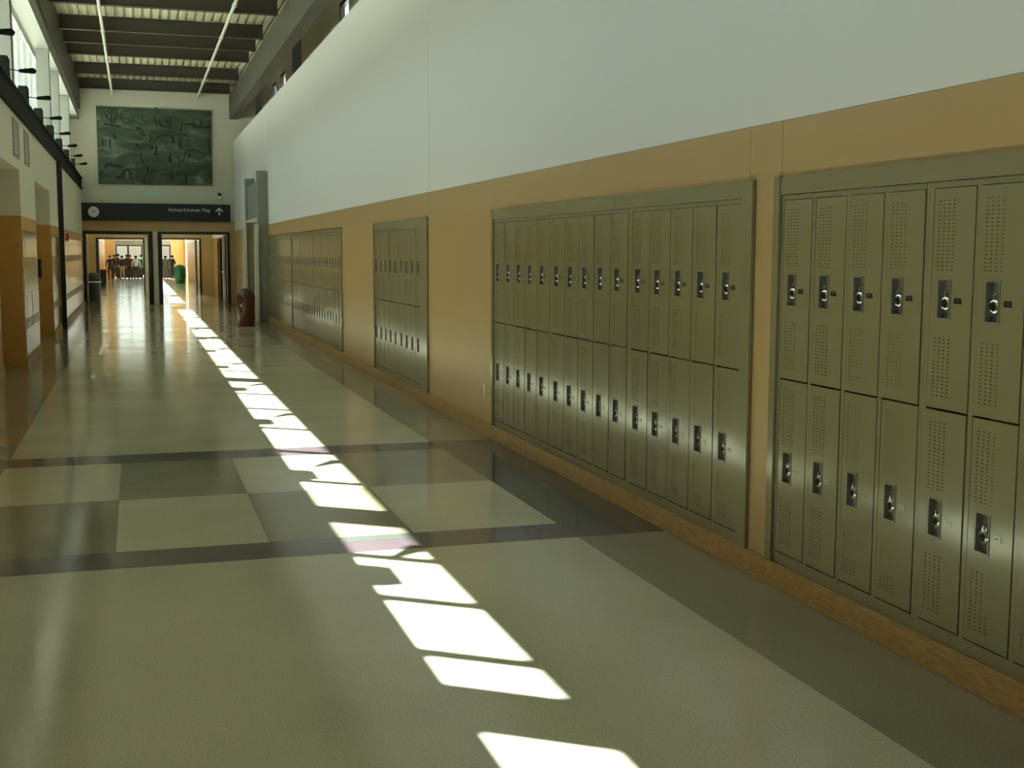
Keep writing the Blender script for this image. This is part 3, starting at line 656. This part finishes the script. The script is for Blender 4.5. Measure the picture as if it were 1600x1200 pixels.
door_frame(1.27, 2.14, YF, 2.09, 'dark glazed single entrance door at the far end', t=.09); obj('pane', B(1.36, 2.05, YF + .06, YF + .066, 1.2, 2.0), 'glass', bpy.data.objects['door_%d' % dn[0]]); obj('kick_panel', B(1.36, 2.05, YF + .04, YF + .09, .005, 1.2), 'frame', bpy.data.objects['door_%d' % dn[0]])
o = struct(obj(wname(), MB().box(-1.18, -1.12, YF + .05, YF + .15, 2.37, 6.29).box(2.07, 2.13, YF + .05, YF + .15, 2.37, 6.29).box(-1.12, 2.07, YF + .05, YF + .15, 2.37, 2.43).box(-1.12, 2.07, YF + .05, YF + .15, 6.23, 6.29), 'alum'), 'tall bright window over the far entrance', 'window')
for xx in (-.35, .45, 1.25): obj('mullion', B(xx - .03, xx + .03, YF + .05, YF + .15, 2.43, 6.23), 'alum', o)
for a, b in ((-1.12, -.38), (-.32, .42), (.48, 1.22), (1.28, 2.07)): obj('pane', B(a, b, YF + .09, YF + .096, 2.43, 6.23), 'glass', o)

# ------------------------------------------------------------------ people far down the hall
def person(x, y, h, shirt, pants, hair, skin, rz, lab, pose=0, swing=.06):
    s = h / 1.7
    J = dict(pelvis=(0, 0, .93), waist=(0, .0, 1.08), chest=(0, .01, 1.28), neck0=(0, .0, 1.43), neck=(0, -.01, 1.49), head0=(0, -.015, 1.555), head1=(0, -.015, 1.63), top=(0, -.005, 1.69))
    R = dict(pelvis=(.155, .11), waist=(.14, .10), chest=(.165, .115), neck0=(.09, .075), neck=(.05, .05), head0=(.065, .075), head1=(.078, .092), top=(.05, .06))
    E = [('pelvis', 'waist'), ('waist', 'chest'), ('chest', 'neck0'), ('neck0', 'neck'), ('neck', 'head0'), ('head0', 'head1'), ('head1', 'top')]
    for sd, t in ((-1, 'l'), (1, 'r')):
        f = swing * sd * (1 if pose != 1 else .3)
        J.update({'hip' + t: (.09 * sd, 0, .88), 'knee' + t: (.10 * sd, -f, .50), 'ankle' + t: (.11 * sd, f * 1.2, .09), 'toe' + t: (.125 * sd, f * 1.2 - .15, .035)})
        R.update({'hip' + t: (.095, .10), 'knee' + t: (.062, .066), 'ankle' + t: (.045, .05), 'toe' + t: (.04, .03)})
        if pose == 1: el, ha, fi = (.27 * sd, -.06, 1.12), (.10 * sd, -.22, 1.10), (.04 * sd, -.25, 1.13)
        else: el, ha, fi = (.265 * sd, .03, 1.12), (.28 * sd, -.05, .88), (.275 * sd, -.08, .79)
        J.update({'sh' + t: (.19 * sd, .0, 1.385), 'el' + t: el, 'ha' + t: ha, 'fi' + t: fi})
        R.update({'sh' + t: (.065, .065), 'el' + t: (.045, .045), 'ha' + t: (.032, .038), 'fi' + t: (.022, .035)})
        E += [('pelvis', 'hip' + t), ('hip' + t, 'knee' + t), ('knee' + t, 'ankle' + t), ('ankle' + t, 'toe' + t), ('neck0', 'sh' + t), ('sh' + t, 'el' + t), ('el' + t, 'ha' + t), ('ha' + t, 'fi' + t)]
    ks = list(J); me = bpy.data.meshes.new('body_cage'); me.from_pydata([tuple(c * s for c in J[k]) for k in ks], [(ks.index(a), ks.index(b)) for a, b in E], [])
    o = bpy.data.objects.new('body_cage', me); C.objects.link(o)
    o.modifiers.new('skin', 'SKIN'); sub = o.modifiers.new('sub', 'SUBSURF'); sub.levels = 1
    for k, sv in zip(ks, me.skin_vertices[0].data): sv.radius = (R[k][0] * s, R[k][1] * s); sv.use_root = (k == 'pelvis')
    dg = bpy.context.evaluated_depsgraph_get(); bm_ = bpy.data.meshes.new_from_object(o.evaluated_get(dg)); bpy.data.objects.remove(o)
    bm_.materials.clear()
    def pm(nm, c): return mat(nm, c, .75)
    for nm, c in (('skin', skin), ('shirt', shirt), ('trousers', pants), ('shoes', (.02, .02, .02))): bm_.materials.append(pm('person_' + nm, c))
    for p in bm_.polygons:
        c = p.center / s; p.use_smooth = True
        p.material_index = 3 if c.z < .09 else 2 if c.z < .95 and abs(c.x) < .235 else 1 if c.z < 1.47 and c.z > .98 and not (pose == 1 and abs(c.x) < .2 and c.y < -.16) else 0
    o = link('person', bm_, None, (x, y, 0), rz); tag(o, lab, 'person', 'people gathered at the far end')
    hm = MB(); hm.lathe([(.082, -.05), (.10, .0), (.098, .05), (.075, .09), (.035, .11), (0, .115)], 14); hm.v = [(a * s, (b * 1.12 + .018) * s, (c + 1.625) * s) for a, b, c in hm.v]
    obj('hair', hm, pm('hair', hair), o, smooth=True)
    fm = MB()                                          # nose, eyes, ears
    fm.prism([(-.012 * s, 1.60 * s), (.012 * s, 1.60 * s), (.005 * s, 1.645 * s), (-.005 * s, 1.645 * s)], 1, -.125 * s, -.09 * s, 0)
    for sd in (-1, 1):
        fm.box((.03 * sd - .012) * s, (.03 * sd + .012) * s, -.108 * s, -.098 * s, 1.645 * s, 1.655 * s, 1)
        fm.box((.082 * sd - .008) * s, (.082 * sd + .008) * s, -.02 * s, .02 * s, 1.60 * s, 1.66 * s, 0)
    obj('face', fm, [bm_.materials[0], M['black']], o)
SK = [(.45, .28, .2), (.25, .14, .09), (.5, .33, .24)]
ppl = [(-1.42, 75.2, 1.42, (.02, .02, .022), (.02, .02, .025), .3, 'person in black standing against the far left wall', 0),
       (-1.2, 76.6, 1.45, (.05, .03, .025), (.015, .015, .02), -.4, 'person in dark brown top with black trousers, in the group', 0),
       (-.76, 75.8, 1.40, (.03, .035, .04), (.42, .36, .24), 2.9, 'person in charcoal top and khaki trousers', 1),
       (-.32, 76.4, 1.44, (.06, .018, .014), (.012, .012, .015), .2, 'person in dark maroon top and black trousers', 0),
       (.02, 75.6, 1.40, (.62, .64, .64), (.02, .03, .035), 3.1, 'person in white shirt and dark trousers', 0),
       (.36, 76.4, 1.46, (.02, .13, .09), (.03, .025, .025), 1.2, 'person in green top beside the white shirt', 0),
       (1.34, 76.8, 1.42, (.02, .02, .025), (.02, .02, .025), -.8, 'person in navy standing at the single glazed door', 0),
       (1.70, 75.6, 1.40, (.14, .13, .075), (.10, .095, .07), 3.0, 'person in olive shirt and grey trousers', 0),
       (2.12, 76.2, 1.43, (.012, .012, .014), (.012, .012, .014), 2.2, 'person all in black beside the olive shirt', 1),
       (-1.0, 77.8, 1.5, (.015, .015, .02), (.015, .015, .018), 1.6, 'tall person in black behind the khaki trousers', 0),
       (-.5, 77.9, 1.46, (.03, .022, .03), (.02, .02, .025), 3.3, 'person in dark plum top behind the maroon top', 0)]
for i, (x, y, h, a, b, rz, lab, po) in enumerate(ppl): person(x, y, h, a, b, (.02, .014, .01), SK[i % 3], rz, lab, po)
